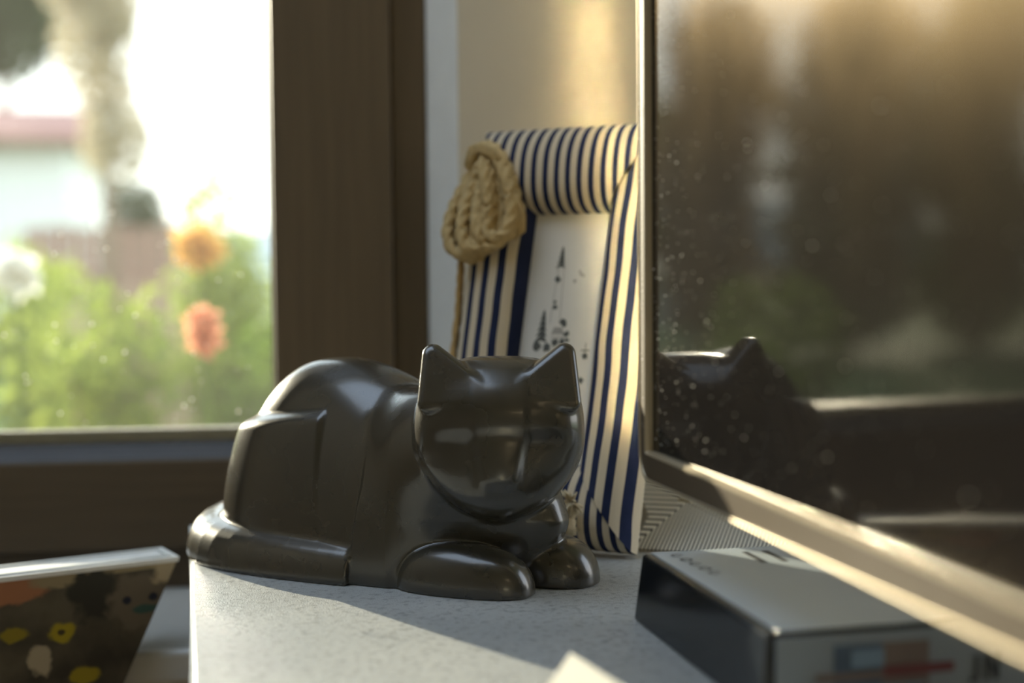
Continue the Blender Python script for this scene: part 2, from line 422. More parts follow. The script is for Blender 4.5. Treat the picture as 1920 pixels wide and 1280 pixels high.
def tail_path():
    P = [np.array(p) for p in TAIL]; out = []
    for i in range(len(P)-1):
        p0, p1, p2, p3 = P[max(i-1, 0)], P[i], P[i+1], P[min(i+2, len(P)-1)]
        for k in range(3):
            t = k/3
            out.append(.5*((2*p1)+(-p0+p2)*t+(2*p0-5*p1+4*p2-p3)*t*t+(-p0+3*p1-3*p2+p3)*t**3))
    out.append(P[-1]); return out
TP = tail_path()
def cat_sdf(X, Y, Z):
    dx, dy = X-CAT_O[0], Y-CAT_O[1]
    s = dx*CAT_A[0]+dy*CAT_A[1]; t = dx*CAT_N[0]+dy*CAT_N[1]; z = Z
    rear = sell(s+.066, t-.006, z, .094, .066, .160, 2.35, 2.15)
    wf = .062-.30*np.clip(s-.03, 0, .12)-.06*np.clip(.05-z, 0, .05)*sstep(s, .03, .08)*4
    sf = s-.050; sf = np.where(sf > 0, sf*(1+.22*(1-sstep(z, .012, .050))), sf)
    front = sell(sf, (t-.004)*(.060/wf), z, .096, .060, .120, 2.5, 2.25)
    body = smin(rear, front, .05)
    # haunch panel, raised from the flank
    th = smax(smax(rear-.0062, smax(z-.118-.12*(s+.09), t+.01, .01), .010), s+.037+.08*(z-.06), .0035)
    # shoulder panel
    sh = smax(body-(.0042-.0090*sstep(z, .05, .13)-.006*sstep(s, .03, .09)), smax(-s+.002+.10*(z-.05), t+.0, .01), .004)
    d = smin(smin(body, th, .003), sh, .003)
    # neck
    d = smin(d, np.sqrt(((s-.052)/1.05)**2+((t+.014))**2+((z-.092))**2)-.0485, .022)
    # tail: swept round section, dome-topped, lying on the desk round the haunch
    td = None; tz = None
    for i in range(len(TP)-1):
        a, b = TP[i], TP[i+1]; e = b[:2]-a[:2]
        wx, wy = s-a[0], t-a[1]; u = np.clip((wx*e[0]+wy*e[1])/(e@e), 0, 1)
        q = np.sqrt((wx-e[0]*u)**2+(wy-e[1]*u)**2); hh = a[2]+(b[2]-a[2])*u
        r = hh*.80
        f = ((np.abs(q/r)**2.3+np.abs(z/hh)**2.3)**(1/2.3)-1)*.024
        td = f if td is None else np.minimum(td, f)
    td = smax(td, s-.0005, .002)
    d = smin(d, td, .003)
    # paws
    def paw(cs, ct, a, w, h, ang):
        c_, s_ = math.cos(ang), math.sin(ang); ps, pt = s-cs, t-ct
        return sell(ps*c_+pt*s_, -ps*s_+pt*c_, z, a, w, h, 2.5)
    d = smin(d, paw(.084, -.0440, .053, .0245, .0340, .13), .002)
    d = smin(d, paw(.113, .0120, .046, .0270, .0365, .13), .002)
    # ---- head
    hx = (X-HEAD[0])*(-_g[1])+(Y-HEAD[1])*_g[0]; hz = (X-HEAD[0])*_g[0]+(Y-HEAD[1])*_g[1]; hy = Z-HEAD[2]
    ax = np.abs(hx)
    W, Ht = .0605, .0585
    up = (np.abs(ax/W)**3+np.abs(hy/Ht)**2.8); lo = (np.abs(ax/W)**1.75+np.abs(hy/Ht)**1.75)
    k = sstep(hy, -.012, .012); P2 = lo*(1-k)+up*k
    cz = np.where(hz > 0, .060, .056)
    P3 = P2+np.abs(hz/cz)**2.6
    hd = (P3**(1/2.1)-1)*.055
    # face relief: height of the front surface
    zf = .0480-3.0*hx**2-13*np.maximum(hy-.014, 0)**2-5*np.maximum(-hy-.034, 0)**2
    nw = .0178-.17*np.clip(.012-hy, 0, .04)                   # half width of the nose ridge
    fw = .0172+.03*np.clip(hy-.012, 0, .04)
    zf = zf+.0007*(1-sstep(ax, fw-.002, fw+.004))*sstep(hy, .004, .014)
    inn = sstep(ax, nw-.003, nw+.0060)                       # 1 outside the ridge
    below = 1-sstep(hy, .0000, .0140)
    eye = below*inn*np.clip((hy+.036)/.044, 0, 1)**1.2*(1-sstep(ax, .036, .056))
    zf = zf-.0034*eye
    ridge = below*(1-inn)*sstep(hy, -.0335, -.0225)
    zf = zf+ridge*(-.0012+.0088*np.clip((.012-hy)/.036, 0, 1))*(1-.55*np.minimum(ax/.016, 1.3)**2)
    puff = np.exp(-(((ax-.0125)/.0115)**2+((hy+.0370)/.0090)**2)**1.2)
    zf = zf+.0032*puff
    zf = zf-.0016*np.exp(-((hy+.0485)/.0032)**2)*(1-sstep(ax, .012, .024))      # mouth line
    hd = smax(hd, (hz-zf)*.86, .010)
    # ears: broad at the base, hollow-fronted
    e2 = tri2(ax, hy, (.0488, .0300), (.0460, .0612), (.0185, .0400))-.0076
    zc = .0255-.20*(hy-.03); tk = .0165-.26*np.clip(hy-.03, 0, .05)
    ear = smax(e2, np.abs(hz-zc)-tk, .005)
    hd = smin(hd, ear, .0030)
    # a sharp line where the jaw meets the chest
    d = smin(d, hd, .0045)
    return smax(d, -z, .0022)
def surface_nets(d, o, h):
    sg = d < 0
    nx, ny, nz = d.shape
    cnt = np.zeros((nx-1, ny-1, nz-1), np.int8)
    for i in (0, 1):
        for j in (0, 1):
            for k in (0, 1): cnt += sg[i:nx-1+i, j:ny-1+j, k:nz-1+k]
    act = (cnt > 0) & (cnt < 8)
    idx = -np.ones(act.shape, np.int64); ii = np.argwhere(act); idx[act] = np.arange(len(ii))
    acc = np.zeros((len(ii), 3)); num = np.zeros(len(ii))
    cs = [(0, 0, 0), (1, 0, 0), (0, 1, 0), (1, 1, 0), (0, 0, 1), (1, 0, 1), (0, 1, 1), (1, 1, 1)]
    for a in range(8):
        for ax in range(3):
            if cs[a][ax]: continue
            b = list(cs[a]); b[ax] = 1
            pa = ii+np.array(cs[a]); pb = ii+np.array(b)
            da = d[pa[:, 0], pa[:, 1], pa[:, 2]]; db = d[pb[:, 0], pb[:, 1], pb[:, 2]]
            c = (da < 0) != (db < 0); u = np.where(c, da/np.where(c, da-db, 1), 0)
            acc += np.where(c[:, None], pa+(pb-pa)*u[:, None], 0); num += c
    V = acc/num[:, None]*h+o
    F = []
    for ax in range(3):
        sl0 = [slice(None)]*3; sl1 = [slice(None)]*3; sl0[ax] = slice(0, -1); sl1[ax] = slice(1, None)
        A, B = sg[tuple(sl0)], sg[tuple(sl1)]
        e = np.argwhere(A != B); u, v = [(1, 2), (2, 0), (0, 1)][ax]
        ok = (e[:, u] > 0) & (e[:, v] > 0) & (e[:, u] < d.shape[u]-1) & (e[:, v] < d.shape[v]-1); e = e[ok]
        def cell(du, dv):
            q = e.copy(); q[:, u] -= du; q[:, v] -= dv; return idx[q[:, 0], q[:, 1], q[:, 2]]
        quad = np.stack([cell(1, 1), cell(0, 1), cell(0, 0), cell(1, 0)], 1)
        inside = A[e[:, 0], e[:, 1], e[:, 2]]
        quad[~inside] = quad[~inside][:, ::-1]
        F.append(quad)
    return V, np.concatenate(F)
def build_cat(h=.0014):
    lo = np.array([-.155, .92, -.004]); hi = np.array([.205, 1.29, .186])
    bs = 8; nb = np.ceil((hi-lo)/(h*bs)).astype(int); n = nb*bs
    c = [lo[i]+h*(np.arange(nb[i])*bs+bs*.5-.5) for i in range(3)]
    cv = cat_sdf(*np.meshgrid(*c, indexing='ij'))
    d = np.repeat(np.repeat(np.repeat(cv, bs, 0), bs, 1), bs, 2).astype(np.float32)
    act = np.argwhere(np.abs(cv) < h*bs*1.5)
    off = np.stack(np.meshgrid(*[np.arange(bs)]*3, indexing='ij'), -1).reshape(-1, 3)
    I = (act[:, None, :]*bs+off[None]).reshape(-1, 3)
    d[I[:, 0], I[:, 1], I[:, 2]] = cat_sdf(*(lo[:, None]+h*I.T))
    V, F = surface_nets(d, lo, h)
    for it in range(2):
        f = cat_sdf(*V.T); e = .0004
        G = np.stack([(cat_sdf(*(V+np.eye(3)[i]*e).T)-cat_sdf(*(V-np.eye(3)[i]*e).T))/(2*e) for i in range(3)], 1)
        st = -(f/np.maximum((G**2).sum(1), .05))[:, None]*G
        L = np.linalg.norm(st, axis=1)[:, None]; V = V+st*np.minimum(1, .5*h/np.maximum(L, 1e-9))
    base = np.array([CAT_O[0], CAT_O[1], 0.]); V[:, 2] -= V[:, 2].min()
    me = bpy.data.meshes.new('cat_figurine')
    me.vertices.add(len(V)); me.vertices.foreach_set('co', (V-base).ravel())
    me.loops.add(F.size); me.loops.foreach_set('vertex_index', F.ravel())
    me.polygons.add(len(F)); me.polygons.foreach_set('loop_start', np.arange(0, F.size, 4))
    me.update(calc_edges=True); me.validate()
    o = link('cat_figurine', me, M['glaze'], smooth=True); o.location = base
    tag(o, 'dark glazed ceramic cat figurine lying curled with its head turned', 'figurine')
build_cat()

# ------------------------------------------------------------------ television, screen facing left
def build_tv():
    base = Vector((.191, .90, 0)); v = Vector((math.sin(R(6)), -math.cos(R(6)), 0))
    tv = empty('television', base, R(-84))
    tag(tv, 'flat television with a champagne bezel and dusty dark screen', 'television')
    X0, X1, Z0, Z1 = .0235, 1.085, .1150, .722
    def ring(o, ly, seg=7):
        pts = []
        for (cx, cz, a0) in ((X0, Z0, 180), (X1, Z0, 270), (X1, Z1, 0), (X0, Z1, 90)):
            for k in range(seg):
                a = R(a0+90*k/(seg-1)); pts.append((cx+o*.90*math.cos(a), ly, cz+o*math.sin(a)))
        return pts
    def sweep(name, prof, mat, smooth=False):
        bm = bmesh.new(); rings = [[bm.verts.new(p) for p in ring(max(o, 1e-5), ly)] for o, ly in prof]
        for i in range(len(rings)-1):
            for k in range(len(rings[0])):
                j = (k+1) % len(rings[0]); bm.faces.new((rings[i][k], rings[i][j], rings[i+1][j], rings[i+1][k]))
        return from_bm(name, bm, mat, tv, smooth)
    boxo('screen', (X0-.0008, X1+.0008, 0, .004, Z0-.0008, Z1+.0008), M['screen'], tv)
    sweep('inner_trim', [(0, .0), (.0003, -.0026), (.0018, -.0048), (.0024, -.0044), (.0024, .006)], M['trim'])
    sweep('bezel', [(.0022, .006), (.0022, -.0042), (.0034, -.0042), (.0182, -.0026), (.0186, .006)], M['bezel'])
    sweep('outer_trim', [(.0180, .004), (.0180, -.0030), (.0185, -.0037), (.0193, -.0038), (.0203, -.0030), (.0209, -.0006), (.0210, .004)], M['trim'], True)
    sweep('side_band', [(.0205, .0035), (.0210, .0040), (.0256, .0370), (.0235, .0385), (.019, .0385)], M['tvside'])
    bm = bmesh.new(); box(bm, X0-.012, X1+.012, .006, .040, Z0-.012, Z1+.012, .004); box(bm, .25, .86, .039, .075, .17, .52, .012)
    from_bm('back_housing', bm, M['tvback'], tv)
    bm = bmesh.new(); box(bm, .50, .61, .012, .036, .008, Z0+.06, .004); from_bm('stand_neck', bm, M['tvback'], tv)
    bm = bmesh.new(); box(bm, .40, .71, -.06, .13, 0, .009, .003); from_bm('stand_base', bm, M['tvback'], tv)
    # dust on the screen and bezel
    bm = bmesh.new(); r_ = random.Random(11)
    for i in range(620):
        a = r_.random()
        x = X0+.003+(r_.expovariate(14) if a < .6 else r_.uniform(0, .40)); z = Z0+.004+r_.random()**1.25*.34
        rad = r_.uniform(.00014, .00034)*(2.0 if r_.random() < .14 else 1)
        bmesh.ops.create_icosphere(bm, subdivisions=1, radius=rad, matrix=Matrix.Translation((x, -rad*.3, z)))
    for i in range(60):
        z = Z0+r_.uniform(0, .36); rad = r_.uniform(.0002, .00035)
        o = r_.uniform(.006, .016)
        bmesh.ops.create_icosphere(bm, subdivisions=1, radius=rad, matrix=Matrix.Translation((X0-o*.9, -.0040, z)))
    d_ = from_bm('screen_dust', bm, M['speck'], tv); d_['kind'] = 'stuff'
build_tv()

# ------------------------------------------------------------------ striped picture frame
def build_frame():
    w, hgt, lean = .186, .364, R(16)
    rz = math.atan2(-.5888, .8083)
    fr = empty('framed_picture', (.0752, 1.1983, 0), rz)
    tag(fr, 'padded picture frame in navy and cream striped ticking with a rope coil', 'picture frame')
    # leaning plane: local x = across, up = (0, sin, cos), front = -Y tilted up
    up = Vector((0, math.sin(lean), math.cos(lean))); fn = Vector((0, -math.cos(lean), math.sin(lean)))
    z0 = .0
    def P(u, v, d=0): return Vector((u, 0, z0))+up*v+fn*d
    L_, R_, T_, B_ = .058, .131, .2866, .072
    def bar(name, a0, a1, inner0, inner1, outer0, outer1, mat, bulge, n=14, m=26):
        """bar between an outer and an inner edge (each a segment in u,v), with a pillow section"""
        vs_, fs = [], []
        for i in range(m+1):
            t = i/m
            o = Vector(outer0).lerp(Vector(outer1), t); q = Vector(inner0).lerp(Vector(inner1), t)
            for j in range(n+1):
                k = j/n; a = math.pi*k
                p = o.lerp(q, .5-.5*math.cos(a)); b = bulge*(math.sin(a)**.8 if 0 < j < n else 0)
                pu = .0012*math.sin(t*9+k*3)*math.sin(a)
                vs_.append(P(p.x, p.y, -.004+b+pu))
        for i in range(m):
            for j in range(n):
                a = i*(n+1)+j; fs.append((a, a+1, a+n+2, a+n+1))
        return from_py(name, vs_, fs, mat, fr, True)
    bar('padded_bar', 0, 0, (L_, T_), (R_, T_), (.0, hgt), (w, hgt), M['fab_top'], .030)
    bar('padded_bar', 0, 0, (L_, B_), (R_, B_), (.0, .004), (w, .004), M['fab_top'], .026)
    bar('padded_bar', 0, 0, (L_, B_), (L_, T_), (.0, .004), (.0, hgt), M['fab_side'], .027)
    bar('padded_bar', 0, 0, (R_, B_), (R_, T_), (w, .004), (w, hgt), M['fab_side'], .027)
    # back board, print
    def slab(name, u0, u1, v0, v1, d0, d1, mat):
        c = [P(u, v, d) for d in (d0, d1) for u, v in ((u0, v0), (u1, v0), (u1, v1), (u0, v1))]
        return from_py(name, c, [(0, 3, 2, 1), (4, 5, 6, 7), (0, 1, 5, 4), (1, 2, 6, 5), (2, 3, 7, 6), (3, 0, 4, 7)], mat, fr)
    slab('back_board', .004, w-.004, .006, hgt-.003, -.011, -.0035, M['board'])
    pr = slab('print_sheet', L_-.01, R_+.01, B_-.01, T_+.01, -.003, -.0022, M['paper'])
    # easel leg behind
    a = P(.093, .27, -.012); b = Vector((.093, a.y+.075, .003))
    bm = bmesh.new(); tube(bm, [a, a.lerp(b, .5), b], .005, 10); from_bm('easel_leg', bm, M['board'], fr, True)
    # the sketch printed on the sheet: pines, tower, cottage, birds, anchor
    def ink(name, polys, mat):
        vs_, fs = [], []
        for pl in polys:
            k = len(vs_); vs_ += [P(x, y, -.0019) for x, y in pl]; fs.append(tuple(range(k, k+len(pl))))
        return from_py(name, vs_, fs, mat, pr)
    def pine(x, y0, y1, wd, tiers=5):
        out = []
        for i in range(tiers):
            t0 = y0+(y1-y0)*i/tiers; t1 = min(y1, t0+(y1-y0)*1.7/tiers); ww = wd*(1-i/tiers*.85)
            out.append([(x-ww, t0), (x, t0+(t1-t0)*.2), (x+ww*.9, t0), (x+ww*.1, t1)])
        return out
    def blotch(x, y, r, n=9, seed=1):
        q = random.Random(seed); return [(x+r*q.uniform(.6, 1.2)*math.cos(2*math.pi*i/n), y+r*q.uniform(.6, 1.2)*math.sin(2*math.pi*i/n)) for i in range(n)]
    polys = pine(.0875, .2385, .2585, .0052) + pine(.0770, .1735, .2025, .0068, 6)
    polys += [blotch(.0858, .2290, .0030, seed=2), blotch(.0868, .2045, .0026, seed=3), blotch(.0862, .209, .0018, seed=8), blotch(.0965, .191, .0038, seed=4), blotch(.1005, .181, .0028, seed=5), blotch(.1015, .176, .002, seed=15)]
    polys += [blotch(.0735, .170, .0045, seed=6), blotch(.083, .1695, .0045, seed=7), blotch(.0905, .1735, .004, seed=9), blotch(.097, .1745, .003, seed=10)]
    polys += [[(.1195, .160), (.1202, .160), (.1202, .174), (.1195, .174)], blotch(.1199, .1625, .0030, seed=11), [(.1160, .167), (.1238, .167), (.1238, .168), (.1160, .168)], blotch(.119, .142, .0030, seed=12)]
    polys += [blotch(.082, .150, .006, seed=16), blotch(.09, .152, .005, seed=17)]
    ink('printed_sketch', polys, M['sketch'])
    faint = [[(.0848, .2390), (.0853, .2390), (.0838, .1900), (.0832, .1900)], [(.0908, .2390), (.0913, .2390), (.0928, .1900), (.0922, .1900)],
             [(.086, .181), (.0985, .181), (.0955, .187), (.0880, .187)], [(.087, .174), (.0875, .174), (.0875, .181), (.087, .181)], [(.0975, .174), (.098, .174), (.098, .181), (.0975, .181)],
             [(.088, .1775), (.097, .1775), (.097, .1783), (.088, .1783)], blotch(.1078, .2333, .0018, seed=13), blotch(.1062, .2358, .0014, seed=18), blotch(.1024, .2272, .0020, seed=14), blotch(.11, .2318, .0014, seed=19)]
    ink('printed_sketch', faint, M['faint'])
    # rope coil: long loops tied at the top left corner, one end hanging down the left edge
    def loop(cu, cv, ru, rv, tilt, d, turns=1.0, ph=0):
        pts = []
        for i in range(int(64*turns)+1):
            a = 2*math.pi*i/64+ph
            x, y = ru*math.cos(a)*(1-.28*math.sin(a)), rv*math.sin(a)
            u = cu+x*math.cos(tilt)-y*math.sin(tilt); v = cv+x*math.sin(tilt)+y*math.cos(tilt)
            pts.append(P(u, v, d+.003*math.sin(2*a)))
        return pts
    bm = bmesh.new()
    rr = .0050
    for (cu, cv, ru, rv, ti, d) in ((.0170, .288, .0200, .047, -.06, .024), (.0265, .293, .0215, .046, .10, .033), (.0200, .283, .0110, .038, .02, .038), (.0320, .297, .0170, .041, .22, .027), (.0140, .284, .0185, .043, -.10, .034),
                                    (.0245, .290, .0050, .036, .12, .036), (.0350, .292, .0140, .036, .16, .034), (.0220, .291, .0160, .044, .05, .028)):
        tube(bm, loop(cu, cv, ru, rv, ti, d), rr, 15, 3, 170)
    tube(bm, [P(.0045, .32, .034), P(.012, .333, .041), P(.022, .3345, .043), P(.033, .330, .041), P(.040, .318, .034)], rr, 15, 3, 170)
    tube(bm, [P(.046, .30, .03), P(.053, .288, .030), P(.0570, .279, .024), P(.055, .268, .018), P(.048, .262, .02)], rr*.9, 15, 3, 170)
    from_bm('rope_coil', bm, M['rope'], fr, True)
    bm = bmesh.new()
    pts = [P(-.001, .262, .022), P(-.0035, .235, .012), P(-.0045, .20, .005), P(-.004, .16, .004), P(-.0035, .11, .004), P(-.003, .05, .004), P(-.003, .012, .004)]
    fine = []
    for i in range(len(pts)-1):
        for k in range(10): fine.append(pts[i].lerp(pts[i+1], k/10))
    tube(bm, fine, .0030, 12, 3, 420); from_bm('hanging_cord', bm, M['cord'], fr, True)
    # frayed rope end at the lower right
    bm = bmesh.new(); q = random.Random(5); c = P(.1405, .0365, .031)
    for i in range(46):
        a = q.uniform(0, 2*math.pi); ln = q.uniform(.008, .015); sp = q.uniform(.35, 1)
        dr = (Vector((1, 0, 0))*math.cos(a)*sp+up*math.sin(a)*sp+fn*q.uniform(.1, .8)).normalized()
        p2 = c+dr*ln*.6; p3 = c+dr*ln+up*(-.002)
        tube(bm, [c, p2, p3], [.0014, .0011, .0007], 5)
    from_bm('frayed_end', bm, M['fray'], fr, True)
    bm = bmesh.new(); tube(bm, [c+up*-.013, c+up*-.007, c+up*-.002, c+up*.001], [.0035, .0058, .0055, .003], 12, 3, 200); tube(bm, [c+up*-.0225+fn*-.003, c+up*-.018, c+up*-.013, c+up*-.009], [.0066, .0058, .0045, .003], 12, 5, 60)
    from_bm('knot', bm, M['fray'], fr, True)
build_frame()

# ------------------------------------------------------------------ glossy box under the television
def build_box():
    # local x: across the front to the right, local y: away from the viewer
    b = empty('black_white_box', (.1865, .905, 0), R(6))
    tag(b, 'glossy box with black sides, pale top and printed front, under the television', 'box')
    L, W, h, tp = .212, .36, .044, .005
    V = [(0, 0, 0), (0, -L, 0), (W, -L, 0), (W, 0, 0), (tp, -.003, h), (tp, -L+.002, h), (W-tp, -L+.002, h), (W-tp, -.003, h)]
    bm = bmesh.new(); vv = [bm.verts.new(p) for p in V]
    for q in ((0, 3, 2, 1), (4, 5, 6, 7), (0, 1, 5, 4), (1, 2, 6, 5), (2, 3, 7, 6), (3, 0, 4, 7)): bm.faces.new([vv[i] for i in q])
    bmesh.ops.recalc_face_normals(bm, faces=bm.faces)
    bmesh.ops.bevel(bm, geom=list(bm.edges), offset=.0022, segments=3, profile=.5, affect='EDGES')
    from_bm('body', bm, M['black'], b, True)
    for p in b.children[0].data.polygons: p.use_smooth = False
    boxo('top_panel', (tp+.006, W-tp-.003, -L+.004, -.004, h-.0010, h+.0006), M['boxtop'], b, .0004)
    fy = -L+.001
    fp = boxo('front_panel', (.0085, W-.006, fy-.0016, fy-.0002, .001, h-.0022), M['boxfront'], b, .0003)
    y0, y1 = fy-.0020, fy-.0015
    fpn = lambda name, x0, x1, z0, z1, m, k=0: boxo(name, (x0, x1, y0-.0004*k, y1, z0, z1), m, fp)
    fpn('printed_picture', .040, .067, .002, .036, M['bluep']); fpn('printed_picture', .067, .094, .002, .036, M['brownp'])
    fpn('printed_highlight', .050, .068, .024, .033, M['bluel'], 1); fpn('printed_highlight', .052, .066, .004, .013, M['bluel'], 1)
    fpn('printed_bar', .030, .068, .0175, .0215, M['brownp'], 2); fpn('printed_bar', .068, .108, .0185, .0235, M['redp'], 2)
    fpn('printed_rule', .034, .092, .0125, .0138, M['bluel'], 2)
    def letter(strokes):
        bm = bmesh.new()
        for (xa, za, xb, zb_, t) in strokes:
            d = Vector((xb-xa, 0, zb_-za)).normalized(); n = Vector((-d.z, 0, d.x))*t
            a, c = Vector((xa, y0-.0002, za)), Vector((xb, y0-.0002, zb_))
            bm.faces.new([bm.verts.new(p) for p in (a-n, c-n, c+n, a+n)])
        return from_bm('printed_letter', bm, M['ink'], fp)
    letter([(.1215, .012, .1215, .026, .0013), (.1215, .012, .1180, .013, .0013)])
    letter([(.1275, .012, .1275, .026, .0013), (.1275, .026, .1335, .012, .0013), (.1335, .012, .1335, .026, .0013)])
    # marks on the top panel: a row of small round letters along the left and two short bars
    zt = h+.0007
    q = random.Random(2)
    for i in range(5):
        x, y = .024+.0013*i, -.018-.0135*i
        bm = bmesh.new(); n = 18
        ro, ri = (.0042, .0024)
        a_ = [bm.verts.new((x+ro*1.0*math.cos(2*math.pi*k/n), y+ro*1.1*math.sin(2*math.pi*k/n), zt)) for k in range(n)]
        b_ = [bm.verts.new((x+ri*math.cos(2*math.pi*k/n), y+ri*1.1*math.sin(2*math.pi*k/n), zt)) for k in range(n)]
        for k in range(n if i % 2 else n-4): bm.faces.new((a_[k], a_[(k+1) % n], b_[(k+1) % n], b_[k]))
        from_bm('printed_letter', bm, M['ink'], b)
    for x in (.068, .082):
        boxo('printed_bar', (x, x+.0045, -.052, -.018, h, zt), M['ink'], b)
build_box()

# ------------------------------------------------------------------ lined card wedge behind the box
def build_wedge():
    p = Vector((.903, -.43, 0)); hh = Vector((.43, .903, 0)); t = R(17)
    o = empty('lined_card_holder', (.2270, 1.1200, 0), math.atan2(-.43, .903))
    tag(o, 'sloping card holder printed with nested black lines, behind the glossy box', 'card holder')
    ol = [(.003, .002), (.20, .002), (.20, .088), (.022, .088), (.022, .160), (-.026, .160), (-.026, .13), (.003, .06)]
    ct, stn = math.cos(t), math.sin(t)
    # top sheet keeps its own flat coordinates so that the print follows the slope
    bm = bmesh.new()
    a = [bm.verts.new((u, v, .0)) for u, v in ol]; b_ = [bm.verts.new((u, v, -.0015)) for u, v in ol]
    bm.faces.new(a); bm.faces.new(b_[::-1])
    for i in range(len(ol)):
        j = (i+1) % len(ol); bm.faces.new((a[i], b_[i], b_[j], a[j]))
    sh = from_bm('lined_sheet', bm, M['lines'], o); sh.rotation_euler = (t, 0, 0); sh.location = (0, 0, .0022)
    # body below the slope
    bm = bmesh.new()
    tp = [bm.verts.new((u, v*ct, max(.0006, v*stn+.0001))) for u, v in ol]; bt = [bm.verts.new((u, v*ct, 0)) for u, v in ol]
    bm.faces.new(tp); bm.faces.new(bt[::-1])
    for i in range(len(ol)):
        j = (i+1) % len(ol); bm.faces.new((tp[i], bt[i], bt[j], tp[j]))
    from_bm('body', bm, M['linebody'], o)
    v = .100
    boxo('index_tab', (.0235, .033, .090*ct+.002, .112*ct, 0, .031), M['tab'], o, .0006)
build_wedge()

# ------------------------------------------------------------------ cream paper block in the foreground
def build_block():
    z = .03
    A = Vector((.1164, .7281)); d1 = Vector((-.0190, -.0527)).normalized(); d2 = Vector((.0143, -.0577)).normalized()
    e = [A, A+d1*.16, A+d1*.16+d2*.09, A+d2*.09]
    o = empty('note_paper_stack', (A.x, A.y, 0)); tag(o, 'stack of cream note paper with its corner pointing at the cat', 'paper stack')
    n = 10
    for k in range(n):
        z0, z1 = z*k/n, z*(k+1)/n-.0002; q = random.Random(k); dx, dy = q.uniform(-.0006, .0006), q.uniform(-.0006, .0002)
        if k == n-1: dx = dy = 0
        bm = bmesh.new(); lo = [bm.verts.new((p.x-A.x+dx, p.y-A.y+dy, z0)) for p in e]; hi = [bm.verts.new((p.x-A.x+dx, p.y-A.y+dy, z1)) for p in e]
        bm.faces.new(lo[::-1]); bm.faces.new(hi)
        for i in range(4): bm.faces.new((lo[i], lo[(i+1) % 4], hi[(i+1) % 4], hi[i]))
        from_bm('paper_sheet', bm, M['cream'], o)
build_block()

# ------------------------------------------------------------------ printed box on a low bench, below the window sill
def build_gift_box():
    rz = math.atan2(-.412, -.911)                  # local x runs along the front to the left, local -y away from the viewer
    zb, H_ = -.165, .1526
    g = empty('gift_box', (-.1409, 1.22, zb), rz)
    tag(g, 'tapered box printed with yellow flowers on dark ground, white lid, below the window', 'gift box')
    W, D, tp = .31, .048, .0745
    def prism(name, z0, z1, g0, g1, mat, ex=0):
        def q(z, gr): return [(gr-ex, ex*.6, z), (W-gr+ex, ex*.6, z), (W-gr+ex, -D-ex*.6, z), (gr-ex, -D-ex*.6, z)]
        return from_py(name, q(z0, g0)+q(z1, g1), [(0, 3, 2, 1), (4, 5, 6, 7), (0, 1, 5, 4), (1, 2, 6, 5), (2, 3, 7, 6), (3, 0, 4, 7)], mat, g)
    prism('body', 0, H_-.004, tp, .002, M['cover'])
    prism('lid', H_-.004, H_, .001, .0, M['page'], .0006)
    bm = bmesh.new()
    for (x0, x1, y0, y1) in ((.004, W-.004, -.010, -.006), (.004, W-.004, -D+.006, -D+.010), (.004, .008, -D+.010, -.010), (W-.008, W-.004, -D+.010, -.010)): box(bm, x0, x1, y0, y1, H_, H_+.0012)
    from_bm('lid_border', bm, M['edge'], g)
    b = empty('low_bench', (-.40, 1.12, ZF)); tag(b, 'low pine bench under the window sill carrying the printed box', 'bench')
    h = zb-ZF
    boxo('seat', (-.35, .20, -.11, .10, h-.025, h), M['wood'], b, .003)
    for x in (-.31, .16):
        for y in (-.085, .075): boxo('leg', (x-.015, x+.015, y-.015, y+.015, 0, h-.025), M['wood'], b, .002)
build_gift_box()

# ------------------------------------------------------------------ garden outside
def leaves(name, rnd, blobs, n, size, mat, parent=None, loc=(0, 0, 0), flat=.6):
    """leaf quads filling ellipsoids: blobs = [(cx,cy,cz,rx,ry,rz)]"""
    g = np.random.default_rng(rnd); vol = np.array([b[3]*b[4]*b[5] for b in blobs])**.67; pick = g.choice(len(blobs), n, p=vol/vol.sum())
    B = np.array(blobs)[pick]; d = g.normal(size=(n, 3)); d /= np.linalg.norm(d, axis=1)[:, None]
    c = B[:, :3]+B[:, 3:]*d*(g.random(n)**.40)[:, None]
    a = g.normal(size=(n, 3)); a /= np.linalg.norm(a, axis=1)[:, None]; b = np.cross(a, g.normal(size=(n, 3))); b /= np.linalg.norm(b, axis=1)[:, None]
    L = size*g.uniform(.6, 1.3, n)[:, None]
    V = np.stack([c-a*L, c+b*L*flat*.5, c+a*L, c-b*L*flat*.5], 1).reshape(-1, 3)
    F = np.arange(4*n).reshape(-1, 4)
    me = bpy.data.meshes.new(name); me.vertices.add(4*n); me.vertices.foreach_set('co', V.ravel()); me.loops.add(4*n); me.loops.foreach_set('vertex_index', F.ravel())
    me.polygons.add(n); me.polygons.foreach_set('loop_start', np.arange(0, 4*n, 4)); me.update(calc_edges=True)
    o = link(name, me, mat, parent); o.location = loc
    return o

